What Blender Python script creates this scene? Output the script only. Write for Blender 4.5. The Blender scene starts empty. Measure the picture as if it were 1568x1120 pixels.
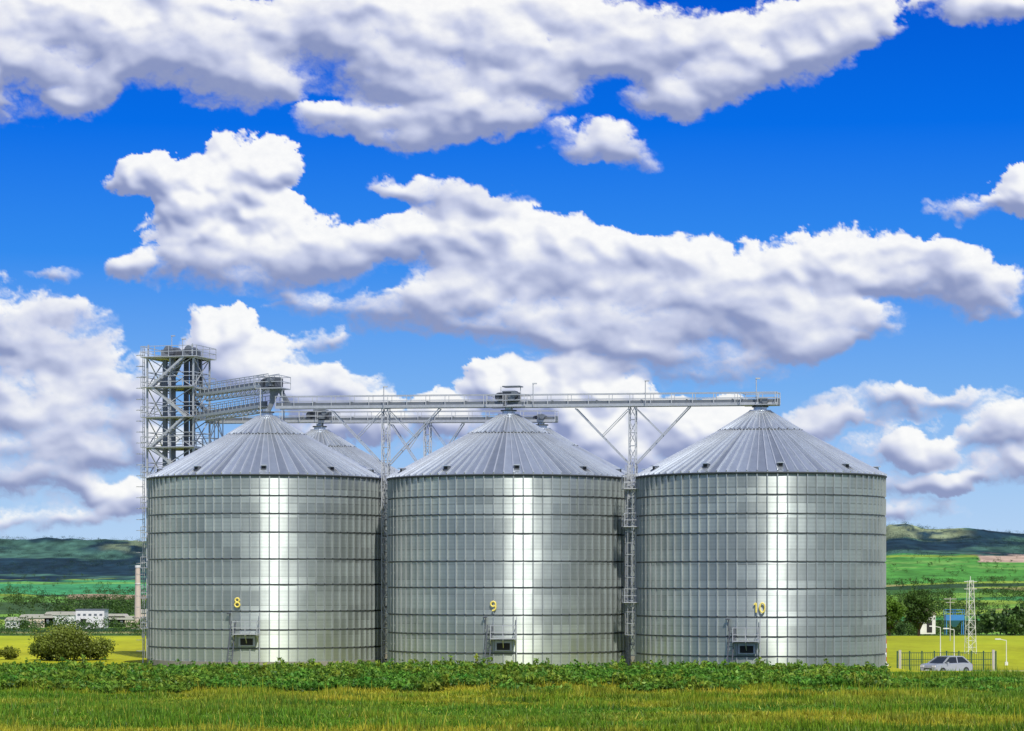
import bpy, math, random
import numpy as np
from mathutils import Vector
random.seed(7); rng=np.random.default_rng(7)
F=4017.0; CX=784.0; HY=900.0; CAMZ=6.1
SC=bpy.context.scene; COL=SC.collection
def wx(px,Y): return (px-CX)*Y/F
def wz(py,Y): return CAMZ-(py-HY)*Y/F
SUN_AZ=math.radians(16.8); SUN_EL=math.radians(50)
# ---------------------------------------------------------------- helpers
def ss(a,b,x):
    t=np.clip((x-a)/(b-a),0,1); return t*t*(3-2*t)
_perm=rng.random((256,256))
_ga=rng.random((256,256))*2*np.pi; _gx=np.cos(_ga); _gy=np.sin(_ga)
def vnoise(x,y):
    x=np.asarray(x,float); y=np.asarray(y,float)
    xi=np.floor(x).astype(int); yi=np.floor(y).astype(int); fx=x-xi; fy=y-yi
    fx=fx*fx*(3-2*fx); fy=fy*fy*(3-2*fy)
    g=lambda a,b:_perm[a%256,b%256]
    return (g(xi,yi)*(1-fx)+g(xi+1,yi)*fx)*(1-fy)+(g(xi,yi+1)*(1-fx)+g(xi+1,yi+1)*fx)*fy
def fbm(x,y,o=4):
    s=0;a=.5;t=0
    for i in range(o):
        s=s+a*vnoise(x*2**i+17*i,y*2**i+31*i); t+=a; a*=.5
    return s/t
def perlin(x,y):
    xi=np.floor(x).astype(int); yi=np.floor(y).astype(int); fx=x-xi; fy=y-yi
    u=fx**3*(fx*(fx*6-15)+10); v=fy**3*(fy*(fy*6-15)+10)
    def d(a,b,p,q): a=a%256;b=b%256; return _gx[a,b]*p+_gy[a,b]*q
    return 1.5*((d(xi,yi,fx,fy)*(1-u)+d(xi+1,yi,fx-1,fy)*u)*(1-v)+(d(xi,yi+1,fx,fy-1)*(1-u)+d(xi+1,yi+1,fx-1,fy-1)*u)*v)
def pf(x,y,o=5,g=.5,bil=False,seed=0):
    s=0;a=1.0;t=0
    for i in range(o):
        c,s_=math.cos(.6*i),math.sin(.6*i); k=2.03**i
        n=perlin((x*c-y*s_)*k+13.7*i+seed,(x*s_+y*c)*k+7.9*i+seed*1.7)
        s=s+a*(np.abs(n) if bil else n); t+=a; a*=g
    return s/t
def link(ob,parent=None):
    COL.objects.link(ob)
    if parent: ob.parent=parent
    return ob
def empty(name,loc=(0,0,0)):
    e=bpy.data.objects.new(name,None); e.location=loc; e.empty_display_size=.5; COL.objects.link(e); return e
def np_mesh(name,V,Q,col=None,smooth=False,mat=None,alpha=None):
    V=np.ascontiguousarray(V,dtype=np.float32).reshape(-1,3); Q=np.ascontiguousarray(Q,dtype=np.int32)
    k=Q.shape[1]; me=bpy.data.meshes.new(name)
    me.vertices.add(len(V)); me.vertices.foreach_set('co',V.ravel())
    me.loops.add(Q.size); me.loops.foreach_set('vertex_index',Q.ravel())
    me.polygons.add(len(Q)); me.polygons.foreach_set('loop_start',np.arange(0,Q.size,k,dtype=np.int32))
    try: me.polygons.foreach_set('loop_total',np.full(len(Q),k,dtype=np.int32))
    except Exception: pass
    if smooth: me.polygons.foreach_set('use_smooth',np.ones(len(Q),dtype=bool))
    me.update(calc_edges=True)
    if col is not None:
        a=me.attributes.new('Col','FLOAT_COLOR','POINT')
        c=np.ones((len(V),4),np.float32); c[:,:3]=col
        if alpha is not None: c[:,3]=alpha
        a.data.foreach_set('color',c.ravel())
    if mat: me.materials.append(mat)
    return me
class MB:
    def __init__(s): s.v=[];s.f=[];s.m=[]
    def box(s,c,d,m=0,rot=0):
        cx,cy,cz=c; hx,hy,hz=d[0]/2,d[1]/2,d[2]/2; b=len(s.v); ca,sa=math.cos(rot),math.sin(rot)
        for z in(-hz,hz):
            for x,y in((-hx,-hy),(hx,-hy),(hx,hy),(-hx,hy)):
                s.v.append((cx+x*ca-y*sa,cy+x*sa+y*ca,cz+z))
        for f in((0,3,2,1),(4,5,6,7),(0,1,5,4),(1,2,6,5),(2,3,7,6),(3,0,4,7)):
            s.f.append(tuple(b+i for i in f)); s.m.append(m)
    def beam(s,p,q,w=.1,h=None,m=0,w2=None,n=4):
        p=Vector(p);q=Vector(q);h=h or w;d=(q-p)
        if d.length<1e-5:return
        d.normalize(); up=Vector((0,0,1)) if abs(d.z)<.95 else Vector((0,1,0))
        a=d.cross(up).normalized(); u=a.cross(d); b=len(s.v); r=(w2/w if w2 else 1)
        for P,k in((p,1),(q,r)):
            for i in range(n):
                if n==4:
                    sx,sy=((-1,-1),(1,-1),(1,1),(-1,1))[i]; o=a*(sx*w/2*k)+u*(sy*h/2*k)
                else:
                    t=2*math.pi*i/n; o=a*(math.cos(t)*w/2*k)+u*(math.sin(t)*h/2*k)
                s.v.append(tuple(P+o))
        for i in range(n):
            j=(i+1)%n; s.f.append((b+i,b+j,b+n+j,b+n+i)); s.m.append(m)
        s.f.append(tuple(b+i for i in range(n))[::-1]); s.m.append(m)
        s.f.append(tuple(b+n+i for i in range(n))); s.m.append(m)
    def cyl(s,p,q,r,m=0,r2=None,n=16): s.beam(p,q,2*r,None,m,2*r2 if r2 else None,n)
    def poly(s,pts,m=0):
        b=len(s.v); s.v+= [tuple(p) for p in pts]; s.f.append(tuple(range(b,b+len(pts)))); s.m.append(m)
    def prism(s,prof,y0,y1,m=0):
        n=len(prof); b=len(s.v)
        s.v+=[(x,y0,z) for x,z in prof]+[(x,y1,z) for x,z in prof]
        for i in range(n):
            j=(i+1)%n; s.f.append((b+i,b+j,b+n+j,b+n+i)); s.m.append(m)
        s.f.append(tuple(b+i for i in range(n))[::-1]); s.m.append(m)
        s.f.append(tuple(b+n+i for i in range(n))); s.m.append(m)
    def obj(s,name,mats,parent=None,loc=(0,0,0),rotz=0,bevel=0):
        me=bpy.data.meshes.new(name); me.from_pydata(s.v,[],s.f)
        for m in mats: me.materials.append(m)
        me.polygons.foreach_set('material_index',s.m); me.update()
        o=bpy.data.objects.new(name,me); o.location=loc; o.rotation_euler=(0,0,rotz); link(o,parent)
        if bevel:
            b=o.modifiers.new('b','BEVEL'); b.width=bevel; b.segments=2
        return o
# ---------------------------------------------------------------- materials
class NT:
    def __init__(s,nt): s.nt=nt
    def n(s,t,**k):
        nd=s.nt.nodes.new(t)
        for a,b in k.items():
            if a=='ins':
                for i,v in b.items():
                    if isinstance(v,bpy.types.NodeSocket): s.nt.links.new(v,nd.inputs[i])
                    else: nd.inputs[i].default_value=v
            else: setattr(nd,a,b)
        return nd
    def m(s,op,a,b=None,c=None,clamp=False):
        d={0:a}
        if b is not None:d[1]=b
        if c is not None:d[2]=c
        return s.n('ShaderNodeMath',operation=op,use_clamp=clamp,ins=d).outputs[0]
    def mix(s,f,a,b,bt='MIX'):
        nd=s.n('ShaderNodeMix',data_type='RGBA',blend_type=bt)
        for i,v in((0,f),(6,a),(7,b)):
            if isinstance(v,bpy.types.NodeSocket): s.nt.links.new(v,nd.inputs[i])
            else: nd.inputs[i].default_value=v if i==0 else (v+(1,) if len(v)==3 else v)
        return nd.outputs[2]
def newmat(name):
    m=bpy.data.materials.new(name); m.use_nodes=True; t=NT(m.node_tree)
    return m,t,m.node_tree.nodes['Principled BSDF']
def simple(name,col,rough=.6,metal=0,var=.15,scale=2.0,bump=0):
    m,t,b=newmat(name); tc=t.n('ShaderNodeTexCoord')
    nz=t.n('ShaderNodeTexNoise',ins={'Vector':tc.outputs['Object'],'Scale':scale,'Detail':4.0,'Roughness':.6})
    c=t.mix(nz.outputs[0],tuple(x*(1-var*1.6) for x in col),tuple(min(1,x*(1+var*1.6)) for x in col))
    m.node_tree.links.new(c,b.inputs['Base Color']); b.inputs['Roughness'].default_value=rough; b.inputs['Metallic'].default_value=metal
    return m
NST=80
def silo_metal(name,base,rough,wall=True):
    m,t,b=newmat(name); L=m.node_tree.links
    tc=t.n('ShaderNodeTexCoord'); sp=t.n('ShaderNodeSeparateXYZ',ins={0:tc.outputs['Object']})
    ang0=t.m('MULTIPLY',t.m('ARCTAN2',sp.outputs[1],sp.outputs[0]),NST/(2*math.pi))
    ang=t.m('SUBTRACT',ang0,.5)
    if wall: ang=t.m('ADD',t.m('MULTIPLY',ang,.25),t.m('MULTIPLY',t.m('MODULO',t.m('FLOOR',t.m('MULTIPLY',sp.outputs[2],1/1.1)),2.0),.5))
    fa=t.m('FLOOR',ang); fz=t.m('FLOOR',t.m('MULTIPLY',sp.outputs[2],1/1.1 if wall else 0.0))
    oi=t.n('ShaderNodeObjectInfo')
    cv=t.n('ShaderNodeCombineXYZ',ins={0:fa,1:fz,2:t.m('MULTIPLY',oi.outputs['Random'],50.0)})
    wn=t.n('ShaderNodeTexWhiteNoise',noise_dimensions='3D',ins={'Vector':cv.outputs[0]}).outputs[0]
    mp=t.n('ShaderNodeMapping',ins={'Vector':tc.outputs['Object'],'Scale':(1.3,1.3,.5)})
    nz=t.n('ShaderNodeTexNoise',ins={'Vector':mp.outputs[0],'Scale':1.0,'Detail':6.0,'Roughness':.7}).outputs[0]
    f=t.m('ADD',t.m('MULTIPLY',wn,.45),t.m('MULTIPLY',nz,.60),clamp=True)
    c=t.mix(f,tuple(x*.60 for x in base),tuple(min(1,x*1.34) for x in base))
    if wall:
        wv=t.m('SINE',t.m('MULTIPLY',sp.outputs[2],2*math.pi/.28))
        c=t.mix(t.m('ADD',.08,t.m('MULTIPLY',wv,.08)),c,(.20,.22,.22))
        fr=t.m('FRACT',t.m('MULTIPLY',sp.outputs[2],1/1.1))
        c=t.mix(t.m('MULTIPLY',t.m('LESS_THAN',fr,.06),.4),c,(.10,.11,.11))
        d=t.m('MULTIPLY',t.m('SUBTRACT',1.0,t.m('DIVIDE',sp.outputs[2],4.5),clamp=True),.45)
        c=t.mix(d,c,(.38,.43,.30))  # greener towards the base: grass reflection mixed into the wall colour
        tg=t.n('ShaderNodeTangent',direction_type='RADIAL',axis='Z')
        L.new(tg.outputs[0],b.inputs['Tangent'])
        b.inputs['Anisotropic'].default_value=.85; b.inputs['Anisotropic Rotation'].default_value=.25
        b.inputs['Metallic'].default_value=.76
    else:
        b.inputs['Metallic'].default_value=.74
    L.new(c,b.inputs['Base Color'])
    L.new(t.m('ADD',rough-.07,t.m('MULTIPLY',f,.16)),b.inputs['Roughness'])
    return m
M_wall=silo_metal('galvanized_corrugated_steel',(.49,.545,.54),.50)
M_roof=silo_metal('galvanized_roof_steel',(.44,.49,.56),.34,False)
M_stiff=simple('galvanized_stiffener',(.47,.50,.49),.45,.75,.12,1.0)
M_rib=simple('roof_rib_steel',(.72,.75,.78),.34,.7,.1,1.0)
M_seam=simple('seam_steel',(.08,.09,.09),.6,.5)
M_steel=simple('galvanized_frame_steel',(.46,.48,.50),.5,.5,.15,3)
M_dark=simple('dark_machine_steel',(.10,.11,.13),.5,.5)
M_mid=simple('conveyor_casing_steel',(.20,.22,.24),.5,.6)
M_white=simple('white_paint',(.68,.68,.66),.5)
M_yel=simple('yellow_number_paint',(.80,.66,.14),.5)
M_black=simple('dark_opening',(.02,.02,.022),.8)
M_conc=simple('concrete',(.42,.40,.36),.9,0,.15,1.5)
M_conc2=simple('weathered_foundation_concrete',(.22,.21,.18),.9,0,.2,1.5)
M_bark=simple('bark',(.09,.065,.045),.9)
M_green=simple('green_fence_paint',(.015,.07,.045),.5)
M_blue=simple('blue_paint',(.04,.2,.5),.5)
M_red=simple('red_paint',(.5,.04,.03),.5)
M_beige=simple('beige_brick',(.56,.47,.38),.9)
def foliage_mat(name,tr=.3):
    m=bpy.data.materials.new(name); m.use_nodes=True; nt=m.node_tree; nt.nodes.clear(); t=NT(nt)
    a=t.n('ShaderNodeAttribute',attribute_name='Col').outputs['Color']
    d=t.n('ShaderNodeBsdfDiffuse',ins={0:a}); tl=t.n('ShaderNodeBsdfTranslucent',ins={0:a})
    g=t.n('ShaderNodeBsdfGlossy',ins={0:(.5,.5,.5,1),'Roughness':.5})
    x=t.n('ShaderNodeMixShader',ins={0:tr,1:d.outputs[0],2:tl.outputs[0]})
    y=t.n('ShaderNodeMixShader',ins={0:.03,1:x.outputs[0],2:g.outputs[0]})
    t.n('ShaderNodeOutputMaterial',ins={0:y.outputs[0]}); return m
M_leaf=foliage_mat('foliage'); M_grass=foliage_mat('grass_blades',.35)
# ---------------------------------------------------------------- terrain
PY=[-400,0,225,330,450,800,1200,2000,3000,3600,4200,4600]
PL=[0,0,0,0,-2,-9,-12.4,-14,-10,0,14,26]
PR=[0,0,0,0,-2,-9,-12.4,-12,0,18,42,58]
HX=[-2500,-1600,-1268,-1080,-900,0,800,905,935,975,1020,1060,1130,1268,1700,2500]
HZ=[110,126,123,121,112,100,106,128,150,157,143,139,143,128,118,100]
def tz(X,Y):
    X=np.asarray(X,float);Y=np.asarray(Y,float)
    l=np.interp(Y,PY,PL); r=np.interp(Y,PY,PR); k=ss(200,700,X)
    z=l*(1-k)+r*k
    Xh=X*6500/np.maximum(Y,3000)
    H=np.interp(Xh,HX,HZ)
    s=ss(4500,6500,Y)
    z=z+(H-26)*s-k*32*s
    n=(fbm(X/420,Y/420,5)-.5)
    z=z+n*80*s*(1-.8*ss(5900,6500,Y))+n*6*ss(6300,6500,Y)
    z=z+(fbm(X/22,Y/22,2)-.5)*10*s*ss(.42,.5,fbm(X/150+4,Y/150,3))
    z=z-ss(6700,8500,Y)*60
    z=z+(fbm(X/60+5,Y/60,3)-.5)*3*ss(700,1600,Y)
    z=z+(fbm(X/9,Y/9,3)-.5)*.22*(1-ss(150,250,Y))*ss(40,80,Y)
    z=z-.8*ss(29,31,X)*ss(192,200,Y)*(1-ss(228,262,Y))
    return z
ys=np.concatenate([np.linspace(-400,80,25)[:-1],np.linspace(80,260,200)[:-1],np.geomspace(260,9000,620)])
ts=np.linspace(-1,1,760)
YY,TT=np.meshgrid(ys,ts,indexing='ij'); XX=TT*(90+np.abs(YY)*.34)
ZZ=tz(XX,YY)
def grasscol(X,Y):
    p=fbm(X/14+3,Y/5,4); q=fbm(X/3.0,Y/2.2+9,3); r=fbm(X/30+8,Y/14,3)
    g=np.array([.125,.215,.010]);y=np.array([.33,.31,.025]);dk=np.array([.045,.115,.010])
    a=ss(.42,.68,p)[...,None]; b=ss(.42,.70,q)[...,None]; e=(ss(.46,.60,r)*.5)[...,None]
    c=g*(1-a)+y*a; c=c*(1-b*.6)+dk*b*.6; c=c*(1-e)+dk*1.7*e
    return c
def groundcol(X,Y):
    C=np.zeros(X.shape+(3,)); C[:]=grasscol(X,Y)
    def put(mask,col): C[mask]=np.array(col)
    nn=fbm(X/35+9,Y/60,4)
    put(Y>190,(.20,.24,.03))
    f=(Y>190)&(Y<352); C[f]=(np.array([.40,.39,.015])*(1-nn[f][:,None]*.6)+np.array([.10,.22,.015])*nn[f][:,None]*.6)
    put(Y>=352,(.05,.10,.02))
    pal=np.array([[.09,.22,.03],[.20,.30,.04],[.05,.13,.03],[.14,.28,.04],[.05,.21,.06],[.26,.25,.09],[.03,.07,.03]])
    sx=X+Y*.25+(fbm(X/300,Y/300,2)-.5)*60
    ci=np.floor(sx/230).astype(int); cj=np.floor(np.log(np.maximum(Y,400))*11+ci%3*.3).astype(int)
    h=(_perm[ci%256,cj%256]*7).astype(int)%7
    f=(Y>900); C[f]=pal[h[f]]
    L=X<0
    put(L&(Y>1900)&(Y<2900),(.045,.09,.03))
    put(L&(Y>2900)&(Y<3300),(.12,.26,.05)); put(L&(Y>3120)&(Y<3420)&(X>-680*Y/4017),(.30,.23,.15))
    put(L&(Y>3420)&(Y<4350),(.05,.25,.10)); put(L&(Y>4100)&(Y<4250),(.12,.29,.07))
    R=X>400
    put(R&(Y>3500)&(Y<4700),(.07,.24,.04)); put(R&(Y>3300)&(Y<3420),(.03,.07,.03))
    f=R&(Y>4000)&(Y<4700)&(nn>.52); put(f,(.13,.29,.06))
    put((X>715*Y/4017)&(Y>4350)&(Y<5050),(.46,.34,.26))
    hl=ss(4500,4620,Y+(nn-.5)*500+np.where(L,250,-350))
    fo=np.array([.012,.034,.052]); li=np.array([.06,.14,.10])  # dark bluish hill tones: distance haze and cloud shadow put into the colour
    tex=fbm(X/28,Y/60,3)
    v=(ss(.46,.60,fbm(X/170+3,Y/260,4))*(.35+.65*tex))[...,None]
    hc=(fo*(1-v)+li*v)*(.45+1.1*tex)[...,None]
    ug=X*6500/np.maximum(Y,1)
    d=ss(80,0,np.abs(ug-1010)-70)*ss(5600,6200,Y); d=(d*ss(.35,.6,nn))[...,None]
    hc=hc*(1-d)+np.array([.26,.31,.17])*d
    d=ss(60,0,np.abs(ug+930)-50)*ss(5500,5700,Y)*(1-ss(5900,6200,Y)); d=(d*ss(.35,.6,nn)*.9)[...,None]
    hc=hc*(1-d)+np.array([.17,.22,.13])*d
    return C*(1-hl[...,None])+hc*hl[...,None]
nr,nc=YY.shape; idx=np.arange(nr*nc).reshape(nr,nc)
Q=np.stack([idx[:-1,:-1],idx[:-1,1:],idx[1:,1:],idx[1:,:-1]],-1).reshape(-1,4)
gm,t,b=newmat('ground_fields'); L=gm.node_tree.links
a=t.n('ShaderNodeAttribute',attribute_name='Col').outputs['Color']; geo=t.n('ShaderNodeNewGeometry').outputs['Position']
n1=t.n('ShaderNodeTexNoise',ins={'Vector':t.n('ShaderNodeMapping',ins={'Vector':geo,'Scale':(.02,.008,.02)}).outputs[0],'Scale':1.0,'Detail':10.0,'Roughness':.75}).outputs[0]
n2=t.n('ShaderNodeTexNoise',ins={'Vector':geo,'Scale':1.3,'Detail':5.0,'Roughness':.7}).outputs[0]
k=t.m('ADD',t.m('MULTIPLY',t.m('SUBTRACT',n1,.5),3.0),t.m('ADD',1.0,t.m('MULTIPLY',t.m('SUBTRACT',n2,.5),.9)))
k=t.m('MAXIMUM',k,.25)
c=t.n('ShaderNodeVectorMath',operation='SCALE',ins={0:a,'Scale':k}).outputs[0]
L.new(c,b.inputs['Base Color']); b.inputs['Roughness'].default_value=.95; b.inputs['Specular IOR Level'].default_value=.1
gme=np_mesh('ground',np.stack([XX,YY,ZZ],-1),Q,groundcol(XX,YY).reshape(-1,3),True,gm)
link(bpy.data.objects.new('ground',gme))
# ---------------------------------------------------------------- leaves
def leaf_quads(P,size,col,asp=1.6):
    n=len(P); size=np.broadcast_to(size,(n,))[:,None]
    d=rng.normal(size=(n,3)); d/=np.linalg.norm(d,axis=1,keepdims=True)
    u=np.cross(d,rng.normal(size=(n,3))); u/=np.linalg.norm(u,axis=1,keepdims=True)
    a=d*size*asp*.5; b_=u*size*.5
    V=np.stack([P-a,P+b_*.9-a*.1,P+a,P-b_*.9-a*.1],1)
    return V,np.repeat(col[:,None,:],4,1)
def leaves_obj(name,P,size,col,parent=None,mat=None,asp=1.6):
    V,C=leaf_quads(P,size,col,asp=asp); n=len(V)
    me=np_mesh(name,V,np.arange(4*n).reshape(n,4),C.reshape(-1,3),False,mat or M_leaf)
    o=bpy.data.objects.new(name,me); link(o,parent); return o
def crown_points(c,rx,rz,nc,nl,cs):
    d=rng.normal(size=(nc,3)); d/=np.linalg.norm(d,axis=1,keepdims=True)
    r=(rng.random(nc)**.45)[:,None]*(.78+.35*rng.random((nc,1)))
    cc=d*r*np.array([rx,rx,rz])
    tone=.65+.7*rng.random(nc)
    P=(cc[:,None,:]+rng.normal(size=(nc,nl,3))*cs*np.array([1,1,.75])).reshape(-1,3)+np.array(c)
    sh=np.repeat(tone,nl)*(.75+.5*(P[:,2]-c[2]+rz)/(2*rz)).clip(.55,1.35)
    return P,sh
def tree(name,X,Y,h,w,col,trunk=.25,leaf=.22,nc=70,nl=70):
    z=float(tz(X,Y)); e=empty(name,(X,Y,z)); mb=MB()
    th=h*trunk; mb.cyl((0,0,-.3),(0,0,th+h*.15),.04*h*.8,r2=.025*h,n=8)
    for i in range(9):
        a=i*2.4; r=w*.32*random.uniform(.6,1.1)
        mb.cyl((0,0,th*random.uniform(.7,1.2)),(math.cos(a)*r,math.sin(a)*r,th+h*random.uniform(.15,.55)),.016*h,r2=.006*h,n=6)
    mb.obj('trunk_and_limbs',[M_bark],e)
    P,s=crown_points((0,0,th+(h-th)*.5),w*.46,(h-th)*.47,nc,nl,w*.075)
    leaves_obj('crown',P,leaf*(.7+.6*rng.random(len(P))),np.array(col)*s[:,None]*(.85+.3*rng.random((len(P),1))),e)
    return e
DG=(.05,.10,.018); MG=(.09,.17,.02)
tree('deciduous_tree',wx(1407,335),335,6.2,4.6,DG,.12,.2)
tree('deciduous_tree',wx(1362,330),330,4.9,4.2,MG,.15,.2)
tree('bush',wx(98,219),219,3.0,4.8,(.14,.18,.03),.02,.13,90,110)
tree('bush',wx(148,221),221,1.8,3.4,(.15,.19,.03),.02,.13,60,90)
tree('bush',wx(14,222),222,1.1,2.0,(.17,.20,.025),.02,.12,30,60)
tree('bush',wx(72,221),221,1.9,3.0,(.13,.18,.026),.02,.13,50,90)
TP=[];TS=[];TC=[]
def dtree(X,Y,h,w,col,n=70):
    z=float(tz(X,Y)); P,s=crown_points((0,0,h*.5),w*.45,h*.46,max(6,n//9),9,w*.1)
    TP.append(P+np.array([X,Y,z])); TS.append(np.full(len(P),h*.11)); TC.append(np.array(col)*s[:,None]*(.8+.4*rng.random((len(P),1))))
def rc():
    k=random.random(); return (.03+.05*k,.065+.09*k,.018+.01*k)
for i in range(150):
    px=random.uniform(-120,240); Y=random.uniform(348,365); dtree(wx(px,Y),Y,random.uniform(.6,1.5),random.uniform(1.5,3),rc(),60)
for i in range(125):
    px=random.uniform(1345,1680); Y=random.uniform(350,430); hh=random.uniform(1.5,3.2)*(1.45 if px>1500 else .7)
    dtree(wx(px,Y),Y,hh+2*(Y-350)/80*.4,random.uniform(2,3.6),rc(),200)
for i in range(130):
    px=random.uniform(-100,235); Y=random.uniform(960,1180); dtree(wx(px,Y),Y,random.uniform(3,6.5),random.uniform(5,11),rc(),60)
for i in range(110):
    px=random.uniform(-100,1700); Y=random.uniform(1260,1500); dtree(wx(px,Y),Y,random.uniform(4,8),random.uniform(6,14),rc(),50)
for r,(a,b_) in enumerate([(1700,1800),(2050,2200),(2500,2700),(2850,2950),(3380,3430)]):
    for i in range(230):
        px=random.uniform(-100,260) if i%2 else random.uniform(1340,1680)
        if vnoise(px/40+r*9,3.3)<.38: continue
        Y=random.uniform(a,b_); dtree(wx(px,Y),Y,random.uniform(6,12),random.uniform(10,22),tuple(x*.8 for x in rc()),45)
for i in range(560):
    px=random.uniform(-100,260) if i%2 else random.uniform(1340,1680)
    Y=random.uniform(1900,4600); dtree(wx(px,Y),Y,random.uniform(4,9),random.uniform(6,14),tuple(x*.8 for x in rc()),27)
for i in range(2000):
    px=random.uniform(-100,260) if i%2 else random.uniform(1340,1680)
    Y=random.uniform(4750,6480); X=wx(px,Y)
    if fbm(X/140+2,Y/240+5,3)<.47: continue
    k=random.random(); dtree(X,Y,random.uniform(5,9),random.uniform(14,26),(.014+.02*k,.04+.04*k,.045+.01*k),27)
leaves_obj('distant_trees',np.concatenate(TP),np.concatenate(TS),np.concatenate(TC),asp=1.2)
# ---------------------------------------------------------------- grass
n=480000
Y=95+rng.random(n)*92; X=(rng.random(n)*2-1)*(Y*.205+6)
dens=fbm(X/2.5,Y/2.5,3); h=(.07+.28*rng.random(n)*(.1+1.6*ss(.25,.8,dens)))*(1+1.1*(rng.random(n)>.97))
Z=tz(X,Y); base=np.stack([X,Y,Z-.02],1); a=rng.random(n)*2*np.pi; w=.02+.028*rng.random(n)
dx=np.stack([np.cos(a),np.sin(a),0*a],1)*w[:,None]; tip=base+np.stack([rng.normal(size=n)*.11,rng.normal(size=n)*.11,h],1)
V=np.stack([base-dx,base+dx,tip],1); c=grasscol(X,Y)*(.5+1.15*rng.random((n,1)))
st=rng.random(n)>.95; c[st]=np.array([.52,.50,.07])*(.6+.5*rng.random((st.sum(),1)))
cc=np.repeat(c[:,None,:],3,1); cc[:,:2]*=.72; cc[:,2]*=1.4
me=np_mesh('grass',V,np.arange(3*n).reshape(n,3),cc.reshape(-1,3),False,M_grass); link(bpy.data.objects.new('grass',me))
PP=[];SS=[];CC=[]
for i in range(9500):
    Y=random.uniform(149,185); px=random.uniform(-150,1720); X=wx(px,Y)
    e=float(fbm(X/5.0,Y/6.0,3)); e2=float(fbm(X/2.2+40,Y/3.0,2)); front=(Y-149)/34
    h=(.34+.38*e+.30*max(0,e2-.45)*2+.30*random.random())*(.45+.55*min(1,front*2.0))
    if px>1358:
        if Y>170: continue
        h*=.42
    elif px>1150: h*=.85
    if random.random()<.04: h*=1.5
    if front<.35 and e<.56-front*.5: continue
    m=int(24+28*h); tt=rng.random(m)
    P=np.stack([X+rng.normal(size=m)*.16*(1.15-tt*.7),Y+rng.normal(size=m)*.16,float(tz(X,Y))+tt*h],1)
    k=random.random(); hue=e2
    base=np.array([.045+.12*k*hue*1.6,.13+.13*k,.015+.012*k])
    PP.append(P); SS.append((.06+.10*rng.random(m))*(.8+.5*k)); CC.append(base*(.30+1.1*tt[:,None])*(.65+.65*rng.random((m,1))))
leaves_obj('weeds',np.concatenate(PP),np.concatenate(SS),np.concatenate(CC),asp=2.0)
# ---------------------------------------------------------------- silos
R=9.15;WH=14.3
seam_px=[33,61,90,132,172,214,243,272]
seams=sorted([WH-s/20.8 for s in seam_px])
edges=[0]+seams+[WH]
per=3; cols=NST*per; zs=[]
for j in range(len(edges)-1): zs+= [edges[j]+.002,edges[j+1]-.002]
zs=np.array(zs)
def wallmesh():
    Vv=np.zeros((len(zs),cols,3)); jit=(rng.normal(size=(len(edges),NST))*.011).clip(-.022,.022)
    for r_,z in enumerate(zs):
        j=r_//2+(r_%2)
        for c_ in range(cols):
            k_=c_/per; i0=int(k_); u=k_-i0
            a_=2*math.pi*(k_+.5)/NST
            flat=R*math.cos(math.pi/NST)/math.cos((u-.5)*2*math.pi/NST)
            rr=.5*flat+.5*R+(jit[j,i0]*(1-u)+jit[j,(i0+1)%NST]*u)
            Vv[r_,c_]=(rr*math.cos(a_),rr*math.sin(a_),z)
    ix=np.arange(len(zs)*cols).reshape(len(zs),cols); nx=np.roll(ix,-1,1)
    return np_mesh('corrugated_wall',Vv,np.stack([ix[:-1],nx[:-1],nx[1:],ix[1:]],-1).reshape(-1,4),None,False,M_wall)
mb=MB()
for i in range(NST):
    a_=2*math.pi*(i+.5)/NST
    for j in range(len(edges)-1):
        z0,z1=edges[j]+.07,edges[j+1]-.07
        mb.box(((R+.055)*math.cos(a_),(R+.055)*math.sin(a_),(z0+z1)/2),(.13,.07,z1-z0),0,a_)
def ring(mb,r0,r1,z0,z1,m,n=160):
    b=len(mb.v)
    for i in range(n):
        t_=2*math.pi*i/n
        for r,z in((r0,z0),(r1,z0),(r1,z1),(r0,z1)): mb.v.append((r*math.cos(t_),r*math.sin(t_),z))
    for i in range(n):
        j=(i+1)%n
        for k_ in range(4):
            l_=(k_+1)%4; mb.f.append((b+4*i+k_,b+4*i+l_,b+4*j+l_,b+4*j+k_)[::-1]); mb.m.append(m)
for s_ in seams: ring(mb,R-.05,R+.035,s_-.045,s_+.045,1)
ring(mb,R-.05,R+.125,WH-.14,WH-.02,1)
ring(mb,R-.05,R+.15,-.3,.22,2)
tmp=mb.obj('stiffeners_and_seams',[M_stiff,M_seam,M_conc2]); me_st=tmp.data; bpy.data.objects.remove(tmp)
mb=MB(); n=160
pr=[(R+.18,WH-.07),(R+.18,WH+.01),(3.1,WH+3.36),(3.1,WH+3.44),(.7,WH+4.9)]
b0=len(mb.v)
for r,z in pr:
    for i in range(n):
        t_=2*math.pi*i/n; mb.v.append((r*math.cos(t_),r*math.sin(t_),z))
for k_ in range(len(pr)-1):
    for i in range(n):
        j=(i+1)%n; mb.f.append((b0+k_*n+i,b0+k_*n+j,b0+(k_+1)*n+j,b0+(k_+1)*n+i)); mb.m.append(1 if k_ in(0,2) else 0)
for i in range(NST):
    a_=2*math.pi*(i+.5)/NST; ca,sa=math.cos(a_),math.sin(a_)
    P=lambda r,z:(r*ca,r*sa,z)
    mb.beam(P(R+.16,WH+.05),P(3.15,WH+3.39),.075,.19,4,.055)
    if i%2==0: mb.beam(P(3.05,WH+3.50),P(.75,WH+4.9),.06,.12,4)
ring(mb,.3,.82,WH+4.85,WH+4.98,0,32); mb.cyl((0,0,WH+4.9),(0,0,WH+5.2),.5,0,n=24); mb.cyl((0,0,WH+5.2),(0,0,WH+5.28),.62,1,n=24)
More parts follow.
